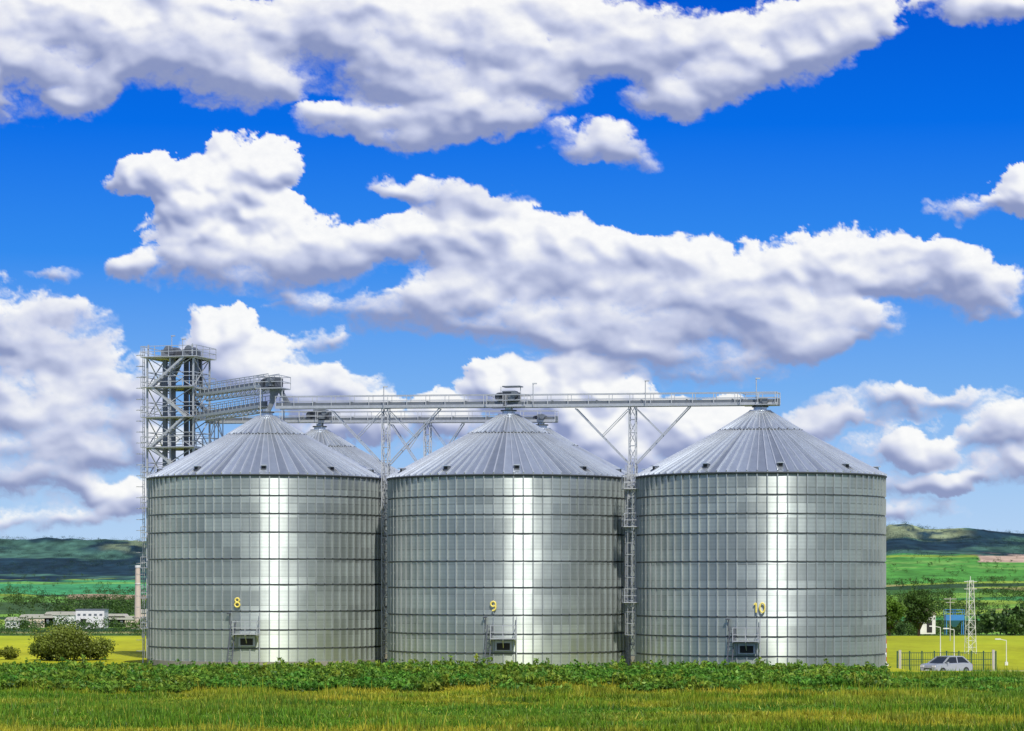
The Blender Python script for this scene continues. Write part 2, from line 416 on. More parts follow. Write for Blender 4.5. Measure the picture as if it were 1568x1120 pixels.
mb.cyl((0,0,WH+5.28),(0,0,WH+5.5),.3,0,n=16)
for i in range(10):
    a_=math.radians(-90+4+36*i); ca,sa=math.cos(a_),math.sin(a_)
    r=8.55; z=WH+.01+(R+.16-r)*3.35/6.2
    mb.box((r*ca,r*sa,z+.10),(.36,.40,.30),2,a_); mb.box(((r+.10)*ca,(r+.10)*sa,z+.27),(.54,.48,.05),4,a_)
    mb.box(((r+.195)*ca,(r+.195)*sa,z+.10),(.02,.28,.18),3,a_)
for i in range(26):
    a_=2*math.pi*i/26; mb.box((3.12*math.cos(a_),3.12*math.sin(a_),WH+3.47),(.08,.08,.08),1,a_)
tmp=mb.obj('roof',[M_roof,M_seam,M_mid,M_black,M_rib]); me_rf=tmp.data; bpy.data.objects.remove(tmp)
def arc(cx,cz,rx,rz,a0,a1,n=14): return [(cx+rx*math.cos(math.radians(a0+(a1-a0)*i/n)),cz+rz*math.sin(math.radians(a0+(a1-a0)*i/n))) for i in range(n+1)]
GL={'8':[arc(0,.20,.19,.17,0,360),arc(0,.55,.16,.15,0,360)],
    '9':[arc(0,.52,.18,.18,0,360),[(.18,.52)]+arc(-.02,.28,.20,.24,20,-110,8)],
    '0':[arc(0,.37,.18,.34,0,360,18)],
    '1':[[(-.12,.58),(.02,.71),(.02,.03)]]}
def silo(X,Y,z,num=None,nang=0,hang=0,lad=None):
    e=empty('grain_silo',(X,Y,z))
    for nm,me in(('corrugated_wall',wallmesh()),('stiffeners_and_seams',me_st),('conical_roof',me_rf)):
        link(bpy.data.objects.new(nm,me),e)
    toc=math.atan2(-Y,-X)
    if num:
        a=toc+math.radians(nang); mb=MB()
        for gi,ch in enumerate(num):
            ox=(gi-(len(num)-1)/2)*.46
            for st_ in GL[ch]:
                for p,q in zip(st_,st_[1:]):
                    T=lambda u:(math.cos(a)*(R+.15)-math.sin(a)*(u[0]+ox),math.sin(a)*(R+.15)+math.cos(a)*(u[0]+ox),4.3+u[1])
                    mb.cyl(T(p),T(q),.060,0,n=8)
        mb.obj('number_digits',[M_yel],e)
        mb=MB()
        rot=toc+math.radians(hang)
        def W(x,d,z): return (math.cos(rot)*(R+d)-math.sin(rot)*x, math.sin(rot)*(R+d)+math.cos(rot)*x, z)
        def bx(x,d,z,sx,sd,sz,m): mb.box(W(x,d,z),(sd,sx,sz),m,rot)
        bx(.1,.14,1.75,1.25,.16,.75,0); bx(.1,.24,1.72,.95,.04,.5,1)
        bx(.1,.5,2.30,1.9,.9,.07,0)
        for x in(-.8,.1,1.0):
            mb.beam(W(x,.92,2.3),W(x,.92,3.25),.06,m=0); mb.beam(W(x,.1,2.22),W(x,.92,2.22),.06,m=0)
            mb.beam(W(x,.1,1.5),W(x,.9,2.25),.05,m=0)
        for z_ in(2.78,3.25):
            mb.beam(W(-.8,.92,z_),W(1.0,.92,z_),.05,m=0)
            for x in(-.8,1.0): mb.beam(W(x,.1,z_),W(x,.92,z_),.05,m=0)
        for x in(-1.3,-.95): mb.beam(W(x,.7,.0),W(x+.25,.35,3.3),.08,m=2)
        for i in range(11):
            t_=i/10.5; mb.beam(W(-1.3+.25*t_,.7-.35*t_,.1+3.2*t_),W(-.95+.25*t_,.7-.35*t_,.1+3.2*t_),.04,m=2)
        mb.beam(W(1.05,.17,.2),W(1.05,.17,3.9),.06,m=0); mb.beam(W(-1.2,.17,3.0),W(-1.2,.17,3.85),.05,m=2); bx(-1.25,.2,3.85,.3,.2,.1,2)
        mb.obj('access_hatch_platform',[M_steel,M_black,M_dark],e)
    if lad is not None:
        mb=MB()
        for la in lad:
            a=toc+math.radians(la)
            def W(x,d,z): return (math.cos(a)*(R+d)-math.sin(a)*x, math.sin(a)*(R+d)+math.cos(a)*x, z)
            for x in(-.22,.22): mb.beam(W(x,.2,.3),W(x,.2,WH+.9),.05)
            z_=.4
            while z_<WH+.8: mb.beam(W(-.22,.2,z_),W(.22,.2,z_),.03); z_+=.33
            z_=2.6
            hoop=[(.22,.2),(.38,.45),(.3,.8),(0,.95),(-.3,.8),(-.38,.45),(-.22,.2)]
            while z_<WH+1:
                for p,q in zip(hoop,hoop[1:]): mb.beam(W(p[0],p[1],z_),W(q[0],q[1],z_),.045)
                z_+=.85
            for p in hoop[1:-1]: mb.beam(W(p[0],p[1],2.6),W(p[0],p[1],WH+.9),.035)
            for z_ in(5.0,10.6,WH-.9):
                mb.box(W(.0,.6,z_),(1.1,1.3,.06),0,a)
                for x in(-.62,.62):
                    mb.beam(W(x,.05,z_),W(x,.05,z_+1),.045); mb.beam(W(x,1.1,z_),W(x,1.1,z_+1),.045)
                    for k_ in(.5,1): mb.beam(W(x,.05,z_+k_),W(x,1.1,z_+k_),.04)
                for k_ in(.5,1): mb.beam(W(-.62,1.1,z_+k_),W(.62,1.1,z_+k_),.04)
                mb.beam(W(0,.05,z_-.9),W(0,1.0,z_-.05),.06)
        mb.obj('caged_ladder',[M_steel],e)
    return e
S8=(-19.28,206,.31);S9=(-.25,200.5,.08);S10=(18.45,195,0)
B8=(-16.6,226.5,.45);B9=(2.45,221,.25)
silo(*S8,'8',-13.6,-9.7,[80]); silo(*S9,'9',-7,-3,[74]); silo(*S10,'10',-.5,-6.5,[-80])
silo(*B8); silo(*B9)
# ---------------------------------------------------------------- conveyors / catwalks
def catwalk(mb,A,B,w=1.0,rail=.86,step=1.5,casing=True,truss=0):
    A=Vector(A);B=Vector(B);d=B-A;Ln=d.length;d.normalize();s=d.cross(Vector((0,0,1))).normalized();U=Vector((0,0,1))
    mb.beam(A,B,w,.07,0)
    for k_ in(-1,1):
        o=s*(w/2*k_); mb.beam(A+o,B+o,.07,.22,0)
        mb.beam(A+o+U*rail,B+o+U*rail,.055,m=0); mb.beam(A+o+U*rail*.55,B+o+U*rail*.55,.04,m=0)
        N=max(1,int(Ln/step))
        for i in range(N+1):
            P=A+d*(Ln*i/N)+o; mb.beam(P,P+U*rail,.05,m=0)
        if truss:
            mb.beam(A+o-U*truss,B+o-U*truss,.09,m=0)
            for i in range(N):
                P=A+d*(Ln*i/N)+o; Q_=A+d*(Ln*(i+1)/N)+o
                mb.beam(P-U*truss,Q_,.05,m=0); mb.beam(P,P-U*truss,.05,m=0)
    if casing:
        mb.beam(A+U*.22,B+U*.22,.40,.28,1)
        N=int(Ln/3)
        for i in range(N+1): P=A+d*(Ln*i/N)+U*.22; mb.beam(P-d*.04,P+d*.04,.48,.36,1)
def drive(mb,P,rot=0,s=1.0):
    x,y,z=P; ca,sa=math.cos(rot),math.sin(rot)
    T=lambda a,b_,c_:(x+a*ca-b_*sa,y+a*sa+b_*ca,z+c_)
    mb.box(T(0,0,.45*s),(1.7*s,.8,.75*s),2,rot); mb.cyl(T(-.85*s,-.4,.45*s),T(-.85*s,.4,.45*s),.38*s,2); mb.cyl(T(.6*s,-.9,.62*s),T(.6*s,-.4,.62*s),.22,1)
    mb.box(T(.35*s,-.6,.3),(.5,.4,.4),1,rot); mb.box(T(0,0,.9*s),(1.1*s,.9,.1),1,rot)
    mb.beam(T(0,0,.1),T(0,0,-.9),.5,m=1,w2=.35)
def mast(mb,P,h):
    x,y,z=P; mb.cyl((x,y,z),(x,y,z+h),.035,0,n=6); mb.box((x+.12,y,z+h),(.35,.14,.09),0)
zc8,zc9,zc10=20.2,19.95,19.72
rowd=Vector((S10[0]-S8[0],S10[1]-S8[1],0)).normalized(); rowrot=math.atan2(rowd.y,rowd.x)
br=empty('conveyor_bridge'); mb=MB()
catwalk(mb,(S9[0],S9[1],zc9),(S10[0]+rowd.x*1.4,S10[1]+rowd.y*1.4,zc10),1.0)
catwalk(mb,(S8[0]+.9,S8[1]-.25,zc8),(S9[0]-.3,S9[1]+.1,zc9+.03),1.0)
drive(mb,(S9[0]+.1,S9[1],zc9+.3),rowrot,.9); drive(mb,(S10[0]+.2,S10[1],zc10-.1),rowrot,.5)
mb.box((S10[0],S10[1],zc10-.06),(2.6,1.9,.06),0,rowrot); mb.box((S9[0],S9[1],zc9-.06),(3.0,1.9,.06),0,rowrot)
def rails(mb,c,lx,ly,rot,h=.86):
    ca,sa=math.cos(rot),math.sin(rot); T=lambda a,b_,z:(c[0]+a*ca-b_*sa,c[1]+a*sa+b_*ca,c[2]+z)
    P=[(-lx/2,-ly/2),(lx/2,-ly/2),(lx/2,ly/2),(-lx/2,ly/2)]
    for i in range(4):
        p,q=P[i],P[(i+1)%4]
        for z in(h*.5,h): mb.beam(T(*p,z),T(*q,z),.05)
        n_=max(1,int(math.dist(p,q)/1.2))
        for k_ in range(n_):
            u=k_/n_; a_=(p[0]+(q[0]-p[0])*u,p[1]+(q[1]-p[1])*u); mb.beam(T(*a_,0),T(*a_,h),.05)
rails(mb,(S10[0],S10[1],zc10-.03),2.6,1.9,rowrot); rails(mb,(S9[0],S9[1],zc9-.03),3.0,1.9,rowrot)
for S in((-9.9,203.1),(1.6,199.9),(10.0,197.3),(18.1,195.0)): mast(mb,(S[0],S[1]-.6,19.9),1.7)
mb.box((S9[0]+.3,S9[1],zc9+1.5),(1.4,1.0,.08),1,rowrot)
for sx in(-.6,.9): mb.beam((S9[0]+sx,S9[1],zc9),(S9[0]+sx,S9[1],zc9+1.5),.06)
mb.obj('catwalk_and_conveyor',[M_steel,M_mid,M_dark],br)
br2=empty('conveyor_bridge'); mb=MB()
catwalk(mb,(-26.6,229.6,20.55),(B8[0],B8[1],20.45),1.0); catwalk(mb,(B8[0],B8[1],20.4),(B9[0]+1.3,B9[1]-.4,20.1),1.0)
drive(mb,(B8[0]+.1,B8[1],20.5),rowrot); drive(mb,(B9[0],B9[1],20.15),rowrot,.5); rails(mb,(B8[0],B8[1],20.4),3.0,1.9,rowrot)
mb.obj('catwalk_and_conveyor',[M_steel,M_mid,M_dark],br2)
def lattice(mb,c,w,z0,z1,step,t_=.08,rot=0,w1=None,m=0):
    w1=w1 or w; N=max(1,round((z1-z0)/step)); ca,sa=math.cos(rot),math.sin(rot)
    def C(i,z):
        k_=(z-z0)/(z1-z0); ww=(w*(1-k_)+w1*k_)/2; sx,sy=((-1,-1),(1,-1),(1,1),(-1,1))[i%4]
        return (c[0]+sx*ww*ca-sy*ww*sa,c[1]+sx*ww*sa+sy*ww*ca,z)
    for i in range(4): mb.beam(C(i,z0),C(i,z1),t_,m=m)
    for j in range(N):
        a_,b_=z0+(z1-z0)*j/N,z0+(z1-z0)*(j+1)/N
        for i in range(4):
            mb.beam(C(i,b_),C(i+1,b_),t_*.6,m=m)
            if (i+j)%2: mb.beam(C(i,a_),C(i+1,b_),t_*.6,m=m)
            else: mb.beam(C(i+1,a_),C(i,b_),t_*.6,m=m)
def support(P,top,reach=4.4):
    e=empty('support_mast'); mb=MB(); lattice(mb,P,.50,0,top,1.0,.075,rowrot)
    for k_ in(-1,1):
        for o in(-.3,.3):
            ox,oy=-rowd.y*o,rowd.x*o
            a_=(P[0]+rowd.x*k_*.3+ox,P[1]+rowd.y*k_*.3+oy,top-4.3); q=(P[0]+rowd.x*k_*reach+ox,P[1]+rowd.y*k_*reach+oy,top-.1)
            mb.beam(a_,q,.075); m_=(Vector(a_)+Vector(q))/2; mb.beam(m_,(P[0]+rowd.x*k_*.3+ox,P[1]+rowd.y*k_*.3+oy,top-.2),.05)
        for i in range(5):
            u=i/4; x=.3+(reach-.3)*u; z=top-4.3+4.2*u
            mb.beam((P[0]+rowd.x*k_*x+rowd.y*.3,P[1]+rowd.y*k_*x-rowd.x*.3,z),(P[0]+rowd.x*k_*x-rowd.y*.3,P[1]+rowd.y*k_*x+rowd.x*.3,z),.05)
    mb.obj('lattice_and_knee_braces',[M_steel],e)
support((-9.77,203.2),19.95); support((9.1,197.7),19.75); support((-7.2,223.8),20.15,3.2)
TC0=(-29.0,228.2); br3=empty('conveyor_bridge'); mb=MB()
catwalk(mb,(-26.8,226.3,22.7),(S8[0]+.6,S8[1]-.2,22.0),.9,step=1.3,truss=.5)
catwalk(mb,(-26.6,224.8,20.75),(S8[0]-.2,S8[1]+.4,20.35),.9,step=1.3,truss=.4)
drive(mb,(S8[0]+.5,S8[1],21.75),rowrot-.5,.9); mb.box((S8[0]+.5,S8[1],21.7),(2.2,2.0,.07),0,rowrot); rails(mb,(S8[0]+.5,S8[1],21.75),2.2,2.0,rowrot,.9)
for sx,sy in((-.8,-.8),(.9,-.8),(-.8,.8),(.9,.8)): mb.beam((S8[0]+.4+sx,S8[1]+sy,19.2),(S8[0]+.4+sx,S8[1]+sy,21.7),.08)
mb.beam((S8[0]+.9,S8[1],21.7),(S8[0]+.1,S8[1],19.9),.35,m=1); mb.beam((S8[0]+1.0,S8[1],21.7),(S8[0]+1.8,S8[1]-.4,20.4),.3,m=1)
lattice(mb,(-24.9,221.0),.8,0,20.2,1.6,.09,.6)
mb.obj('inclined_conveyors',[M_steel,M_mid,M_dark],br3)
# ---------------------------------------------------------------- elevator tower
tw=empty('elevator_tower',(TC0[0],TC0[1],0)); tw.rotation_euler=(0,0,rowrot); mb=MB()
wx_,wy_=4.3,3.6; top=26.0; nl=10; lh=top/nl
cor=[(-wx_/2,-wy_/2),(wx_/2,-wy_/2),(wx_/2,wy_/2),(-wx_/2,wy_/2)]
for x,y in cor+[(0,-wy_/2),(0,wy_/2)]: mb.beam((x,y,0),(x,y,top),.14)
for j in range(nl):
    z0,z1=j*lh,(j+1)*lh
    for i in range(4):
        p,q=cor[i],cor[(i+1)%4]
        mb.beam((*p,z1),(*q,z1),.12,.2); mb.beam((*p,z0),(*q,z1),.07); mb.beam((*q,z0),(*p,z1),.07)
        mb.beam((*p,(z0+z1)/2),(*q,(z0+z1)/2),.06)
    mb.box((.55,0,z1+.02),(wx_-1.3,wy_,.06),2)
    mb.box((0,-wy_/2-.35,z1),(wx_+.6,.7,.06),0)
    rails(mb,(0,0,z1),wx_+.9,wy_+.7,0,.95)
    s_=1 if j%2 else -1
    for yy in(-wy_/2-.55,-wy_/2-.05): mb.beam((-1.7*s_,yy,z0),(1.5*s_,yy,z1),.07,.18)
    for k_ in range(9): u=(k_+.5)/9; mb.box((-1.7*s_+3.2*s_*u,-wy_/2-.3,z0+lh*u),(.24,.5,.04))
for x,y in((-1.0,-.6),(-.3,-.6),(.9,-.4),(1.5,-.4),(-.9,.9),(.9,.9)): mb.box((x,y,top/2),(.36,.32,top-.3),2 if x>0 else 1)
for x,y in((-.65,-.6),(1.2,-.4),(-.6,.9),(1.0,.9)):
    mb.box((x,y,top+.45),(1.2,.6,.6),1); mb.cyl((x,y-.3,top+.7),(x,y+.3,top+.7),.38,1); mb.box((x+.5,y-.5,top+.5),(.5,.5,.45),2)
    mb.beam((x+.6,y,top+.2),(x+1.2*(1 if x>0 else -1)*.6,y,top-2.4),.3,m=1)
mb.box((0,0,top+.03),(wx_+.9,wy_+.7,.08),0); mast(mb,(-.2,-1,top),1.9); mast(mb,(.8,-1,top),1.6)
for x in(-2.0,2.1): mb.beam((x,-1.9,top-.1),(x,-1.9,top+1.1),.1)
mb.beam((1.2,-.4,top-3),(2.7,-1.2,22.6),.3,m=1); mb.beam((.9,.9,top-3.4),(2.9,1.0,20.9),.3,m=1); mb.beam((1.5,-.4,22),(2.7,-2,20.9),.3,m=1)
for x in(-.0,.35): mb.beam((-wx_/2-.55,x-1.5,0),(-wx_/2-.55,x-1.5,top+1),.05)
for i in range(78): mb.beam((-wx_/2-.55,-1.5,.33*i+.2),(-wx_/2-.55,-1.15,.33*i+.2),.03)
for i in range(28):
    z=.95*i+.6; hp=[(0,-1.5),(-.35,-1.7),(-.7,-1.33),(-.35,-.95),(0,-1.15)]
    for p,q in zip(hp,hp[1:]): mb.beam((-wx_/2-.55+p[0],p[1],z),(-wx_/2-.55+q[0],q[1],z),.04)
mb.obj('lattice_frame_and_elevator_legs',[M_steel,M_mid,M_dark],tw)
# ---------------------------------------------------------------- distant factory
fb=empty('factory_building',(wx(141,1200),1200,float(tz(wx(141,1200),1200)))); mb=MB()
mb.box((0,0,4.2),(13,12,8.6),0); mb.box((0,0,8.7),(13.6,12.6,.4),2); mb.box((-3,-6.1,3),(2.4,.3,3),3)
for i in range(5): mb.box((-5+i*2.5,-6.05,6.4),(1.3,.2,.8),2)
mb.obj('walls_roof_windows',[M_white,M_beige,M_mid,M_black],fb)
for k_,(px,w,h,mt) in enumerate([(95,14,5.5,M_white),(60,16,4.5,M_beige),(30,11,3.4,M_white),(188,20,3.4,M_beige),(175,12,4.4,M_white),(228,10,6.5,M_beige)]):
    Yb=1230; X=wx(px,Yb); e=empty('warehouse',(X,Yb,float(tz(X,Yb)))); mb=MB(); mb.box((0,0,h/2-.5),(w,14,h+1),0)
    mb.prism([(-w/2-.4,h),(w/2+.4,h),(w/2-1,h+1.6),(-w/2+1,h+1.6)],-7.4,7.4,1)
    for i in range(int(w/3)): mb.box((-w/2+1.5+i*3,-7.05,h*.55),(1.2,.2,.9),2)
    mb.obj('walls_and_roof',[mt,M_conc,M_mid],e)
X=wx(211,1180); z=float(tz(X,1180)); e=empty('factory_chimney',(X,1180,z)); mb=MB()
mb.cyl((0,0,-1),(0,0,28.2),1.6,0,1.05,20); mb.cyl((0,0,27.4),(0,0,28.5),1.25,1,1.25,20); mb.box((0,0,1),(5,5,4),0); mb.cyl((0,0,20),(0,0,20.3),1.35,1,1.35,20)
mb.obj('shaft',[M_beige,M_white],e)
# ---------------------------------------------------------------- right-hand yard
e=empty('road'); mb=MB()
for i in range(30):
    x0=29.5+i*1.5; x1=x0+1.5; y0,y1=199,210
    mb.poly([(x0,y0,float(tz(x0,y0))+.02),(x1,y0,float(tz(x1,y0))+.02),(x1,y1,float(tz(x1,y1))+.02),(x0,y1,float(tz(x0,y1))+.02)],0)
mb.box((52,198.7,-.72),(45,.25,.3),1); mb.box((52,210.3,-.72),(45,.25,.3),1)
mb.obj('pavement_and_kerbs',[M_conc,M_conc],e)
def car(X,Y,rot):
    z=float(tz(X,Y))+.03; e=empty('parked_car',(X,Y,z)); e.rotation_euler=(0,0,rot)
    mp=simple('silver_car_paint',(.50,.53,.56),.25,.6,.03); gl=simple('car_glass',(.02,.025,.03),.08,0,.02)
    body=[(-2.1,.35),(-2.15,.62),(-2.05,.88),(-1.2,.95),(1.0,.98),(1.9,.95),(2.1,.8),(2.12,.4),(1.95,.28),(-1.95,.28)]
    mb=MB(); mb.prism(body,-.86,.86,0); mb.obj('body',[mp],e,bevel=.08)
    mb=MB(); lo=[(-1.25,.93),(1.75,.95)]; hi=[(-.45,1.42),(1.15,1.44)]
    W0,W1=.80,.62
    A=[(lo[0][0],-W0,lo[0][1]),(lo[1][0],-W0,lo[1][1]),(lo[1][0],W0,lo[1][1]),(lo[0][0],W0,lo[0][1])]
    B=[(hi[0][0],-W1,hi[0][1]),(hi[1][0],-W1,hi[1][1]),(hi[1][0],W1,hi[1][1]),(hi[0][0],W1,hi[0][1])]
    for i in range(4): j=(i+1)%4; mb.poly([A[i],A[j],B[j],B[i]],1)
    mb.obj('windows',[mp,gl],e)
    mb=MB(); mb.box((.35,0,1.45),(1.66,1.28,.06),0)
    for i in range(4): mb.beam(A[i],B[i],.09,m=0)
    for s_ in(-1,1):
        mb.beam((.35,s_*W0,.95),(.4,s_*W1,1.44),.08,m=0); mb.box((-.9,s_*.95,1.0),(.12,.18,.12),0)
        mb.box((-2.1,s_*.62,.72),(.12,.36,.14),1); mb.box((2.08,s_*.66,.75),(.1,.3,.16),2)
    mb.box((-2.14,0,.5),(.05,.8,.16),3); mb.box((-2.17,0,.42),(.03,.5,.11),1)
    mb.obj('roof_pillars_lamps',[mp,M_white,M_red,M_black],e)
    mb=MB()
    for x in(-1.35,1.3):
        for s_ in(-1,1):
            mb.cyl((x,s_*.68,.31),(x,s_*.89,.31),.32,0,n=20); mb.cyl((x,s_*.88,.31),(x,s_*.9,.31),.19,1,n=14)
    mb.obj('wheels',[M_black,M_mid],e)
car(wx(1440,209),206,math.radians(38))
e=empty('fence'); mb=MB(); Yf=213
xs=np.arange(wx(1374,Yf),wx(1530,Yf),1.0)
for i,x in enumerate(xs):
    z=float(tz(x,Yf)); mb.beam((x,Yf,z),(x,Yf,z+1.75),.10)
    if i+1<len(xs):
        x2=float(xs[i+1]); z2=float(tz(x2,Yf))
        for h in(.15,.6,1.05,1.6): mb.beam((x,Yf,z+h),(x2,Yf,z2+h),.045)
        for k_ in range(1,7): u=k_/7; mb.beam((x+(x2-x)*u,Yf,z+.1),(x+(x2-x)*u,Yf,z+1.6),.03)
mb.obj('posts_and_mesh',[M_green],e)
e=empty('gate_post'); mb=MB()
for px,w in((1378,.2),(1521,.2)):
    x=wx(px,212); z=float(tz(x,212)); mb.box((x,212,z+.9),(w,w,1.9),0)
mb.obj('posts',[M_conc],e)
x=wx(1355,205); z=float(tz(x,205)); e=empty('barrier_post',(x,205,z)); mb=MB()
for i in range(6): mb.cyl((0,0,.35*i),(0,0,.35*i+.35),.14,i%2,n=12)
mb.box((0,0,.1),(.5,.4,.2),0); mb.obj('striped_post',[M_white,M_red],e)
def lamp(px,Y,h):
    x=wx(px,Y); z=float(tz(x,Y)); e=empty('street_lamp',(x,Y,z)); mb=MB()
    mb.cyl((0,0,0),(0,0,h),.05,0,.03,8); mb.beam((0,0,h),(-.6,0,h+.12),.05); mb.box((-.75,0,h+.12),(.5,.2,.1),0); mb.box((0,0,.15),(.25,.25,.3),0)
    mb.obj('pole_and_lantern',[M_white],e)
lamp(1440,236,3.2); lamp(1461,238,2.9); lamp(1541,232,2.2)
x=wx(219,212); e=empty('utility_pole',(x,212,0)); mb=MB(); mb.cyl((0,0,0),(0,0,3.0),.05,0,.04,8); mb.box((0,0,3.02),(.3,.1,.08),0); mb.box((0,0,2.2),(.2,.14,.3),0); mb.obj('pole',[M_white],e)
x=wx(1486,250); e=empty('lattice_pylon',(x,250,float(tz(x,250)))); mb=MB()
lattice(mb,(0,0),.85,0,7.0,.62,.045,.3,.42)
for z in(6.9,6.2): mb.beam((-.6,0,z),(.6,0,z),.05)
mb.cyl((0,0,7.0),(0,0,7.4),.03,0,n=6); mb.obj('lattice',[M_white],e)
x=wx(1455,300); e=empty('utility_pole',(x,300,0)); mb=MB(); mb.cyl((0,0,0),(0,0,5.0),.06,0,.04,8); mb.beam((-.7,0,4.8),(.7,0,4.8),.07); mb.beam((-.5,0,4.4),(.5,0,4.4),.06); mb.obj('pole_crossarm',[M_conc],e)
x=wx(1461,340); e=empty('blue_hopper',(x,340,0)); mb=MB(); mb.box((0,0,2.2),(2.4,1.6,.7),0); mb.beam((0,0,1.85),(0,0,1.0),1.6,m=0,w2=.4)
for a_ in(-1,1):
    for c_ in(-1,1): mb.beam((a_*1.1,c_*.7,0),(a_*1.1,c_*.7,2.0),.1,m=0)
rails(mb,(0,0,2.55),2.4,1.6,0,.7); mb.obj('hopper',[M_blue],e)
x=wx(1419,345); e=empty('shed',(x,345,0)); mb=MB(); mb.box((0,0,1.3),(2.0,2,2.6),0); mb.prism([(-1.15,2.6),(1.15,2.6),(0,3.4)],-1.15,1.15,1); mb.box((.2,-1.01,1.0),(.7,.05,1.6),2); mb.obj('walls_roof_door',[M_white,M_beige,M_black],e)
# ---------------------------------------------------------------- sky backdrop with clouds (far dome section)
RAMP=[(0,(.54,.70,.90)),(.10,(.39,.60,.89)),(.21,(.19,.44,.87)),(.36,(.035,.26,.86)),(.5,(.002,.155,.80)),(.65,(.0,.095,.64)),(1.0,(.0,.08,.56))]
def ramp_node(t,el):
    r=t.n('ShaderNodeValToRGB',ins={0:t.m('MULTIPLY',t.m('MAXIMUM',el,0.0),1/math.radians(20),clamp=True)}); cr=r.color_ramp
    while len(cr.elements)<len(RAMP): cr.elements.new(.5)
    for e_,(p_,c_) in zip(cr.elements,RAMP): e_.position=p_
    for e_,(p_,c_) in zip(cr.elements,RAMP): e_.color=c_+(1,)
    return r.outputs[0]
gx=np.concatenate([np.linspace(-700,-60,60)[:-1],np.arange(-60,1630,2.0),np.linspace(1632,2270,60)])
gy=np.concatenate([np.linspace(-500,-30,50)[:-1],np.arange(-30,850,2.0),np.linspace(852,1000,20)])
PX,PYg=np.meshgrid(gx,gy)
U=PX/100; Vt=(900-PYg)/100
blobs=[ # px,py,rx,ry,rot,strength,bright
(20,60,180,130,0,1,.5),(190,50,170,95,0,1,.5),(330,75,160,88,-10,1,.55),(130,150,60,30,10,.8,.5),(470,30,150,60,0,.85,.4),(400,125,80,28,-15,.7,.5),
(600,60,160,80,10,.85,.4),(720,100,190,110,10,1,.6),(570,190,135,34,-3,1,.55),(690,188,150,40,6,1,.55),(850,50,170,90,0,1,.5),(790,150,130,55,15,.9,.5),(-100,80,120,120,0,1,.5),
(1020,60,130,70,0,.9,.45),(1180,70,200,75,15,1.1,.65),(1290,40,130,52,18,1,.7),(1080,145,115,38,12,1,.6),(1500,2,110,34,-8,1,.65),
(895,212,82,26,0,.85,.35),(965,228,50,20,0,.75,.35),
(225,272,62,38,10,1.1,1),(370,255,75,52,0,1.3,1),(310,300,80,50,0,1.1,1),(335,345,115,70,0,1.3,1),(480,378,110,45,-8,1.2,.85),(210,410,38,30,25,.9,.7),(390,412,190,40,0,.9,.15),
(680,298,120,26,-12,.8,.45),(760,318,80,24,0,.75,.5),(690,365,150,54,0,1,.7),(840,390,180,62,-8,1.1,.8),(650,480,165,38,0,1,-.15),(900,465,250,68,0,1,.5),(770,440,150,60,0,.8,.5),
(1080,425,230,56,0,1.1,.75),(1090,490,270,60,0,1,.4),(1320,400,165,62,0,1.1,.8),(1260,505,130,44,0,1,.5),(1440,425,160,58,-10,1.1,.5),(1000,548,230,42,0,.9,.2),(455,465,60,24,-10,.75,.35),
(40,490,140,60,-12,1,.35),(90,590,170,85,0,.95,.3),(60,680,180,65,0,.9,.4),(190,765,80,30,0,.85,.8),(60,750,100,34,0,.8,.5),(-150,560,120,100,0,1,.4),(150,640,110,70,0,.8,.35),
(340,500,50,36,15,1,.95),(390,560,130,54,-12,1,.5),(490,600,90,44,0,.85,.4),(520,640,80,50,0,1,.85),(250,690,90,50,0,.7,.5),
(765,590,66,44,0,1.1,1),(880,610,130,60,0,1.2,1),(930,690,150,50,0,1,.7),(1075,645,100,50,0,1.1,.95),(650,650,100,44,0,.9,.75),
(1390,615,160,26,3,.85,.4),(1240,650,70,26,0,.85,.6),(1410,688,82,28,-5,1,.85),(1440,740,75,20,0,.9,.8),(1545,660,75,48,0,.95,.5),(1545,720,70,30,0,.8,.5),(1350,700,160,70,0,.42,.3),
(1562,298,52,36,20,1.2,1),(1485,320,60,18,0,.75,.4),(80,420,60,13,0,.7,.4),(500,524,55,13,0,.7,.4),(1330,780,150,20,0,.6,.5),(60,800,200,20,0,.6,.5),(1700,400,90,60,0,1,.5),(1720,100,100,50,0,1,.5)]
def cloudfield(U,V):
    w1=pf(U*.55,V*.9,3,.5,seed=3); w2=pf(U*.55,V*.9,3,.5,seed=41)
    w3=pf(U*2.2,V*2.6,6,.60,seed=11); w4=pf(U*2.2,V*2.6,6,.60,seed=77)
    u=U+w1*.42+w3*.28; v=V+w2*.28+w4*.20
    Fs=np.zeros_like(u)+1e-4; Fb=np.full_like(u,.5e-4); Fy=V*1e-4
    for bx,by,rx,ry,ro,s,br in blobs:
        du=u-bx/100; dv=v-(900-by)/100; c_,s_=math.cos(math.radians(ro)),math.sin(math.radians(ro))
        p=(du*c_+dv*s_)/(rx*1.13/100); q=(-du*s_+dv*c_)/(ry*1.13/100)
        w=np.clip(1-p*p-q*q,0,1)*s
        Fs+=w; Fb+=w*br; Fy+=w*((900-by)/100)
    return u,v,Fs,Fb/Fs,Fy/Fs
u,v,Fs,B,cyy=cloudfield(U,Vt)
n1=pf(u*.9,v*1.35,8,.60,seed=5); bil=pf(u*1.7,v*2.1,6,.58,True,seed=9); n2=pf(u*.6,v*2.2,7,.60,seed=23); n3=pf(U*.6+3,Vt*1.3,7,.60,seed=60)
wisp=pf((u+v*.5)*1.2,(v-u*.12)*4.5,6,.6,seed=88)
Bc=np.clip(B,0,1); soft=np.clip(1.2-Bc,0,1)
pres=.25+.75*ss(0,.22,Fs)
den=np.minimum(Fs,1.0)+(n1*(.55+.40*soft)+(bil-.2)*(.18+1.3*Bc*Bc)*.8+n2*.45*soft+wisp*.34*soft)*pres
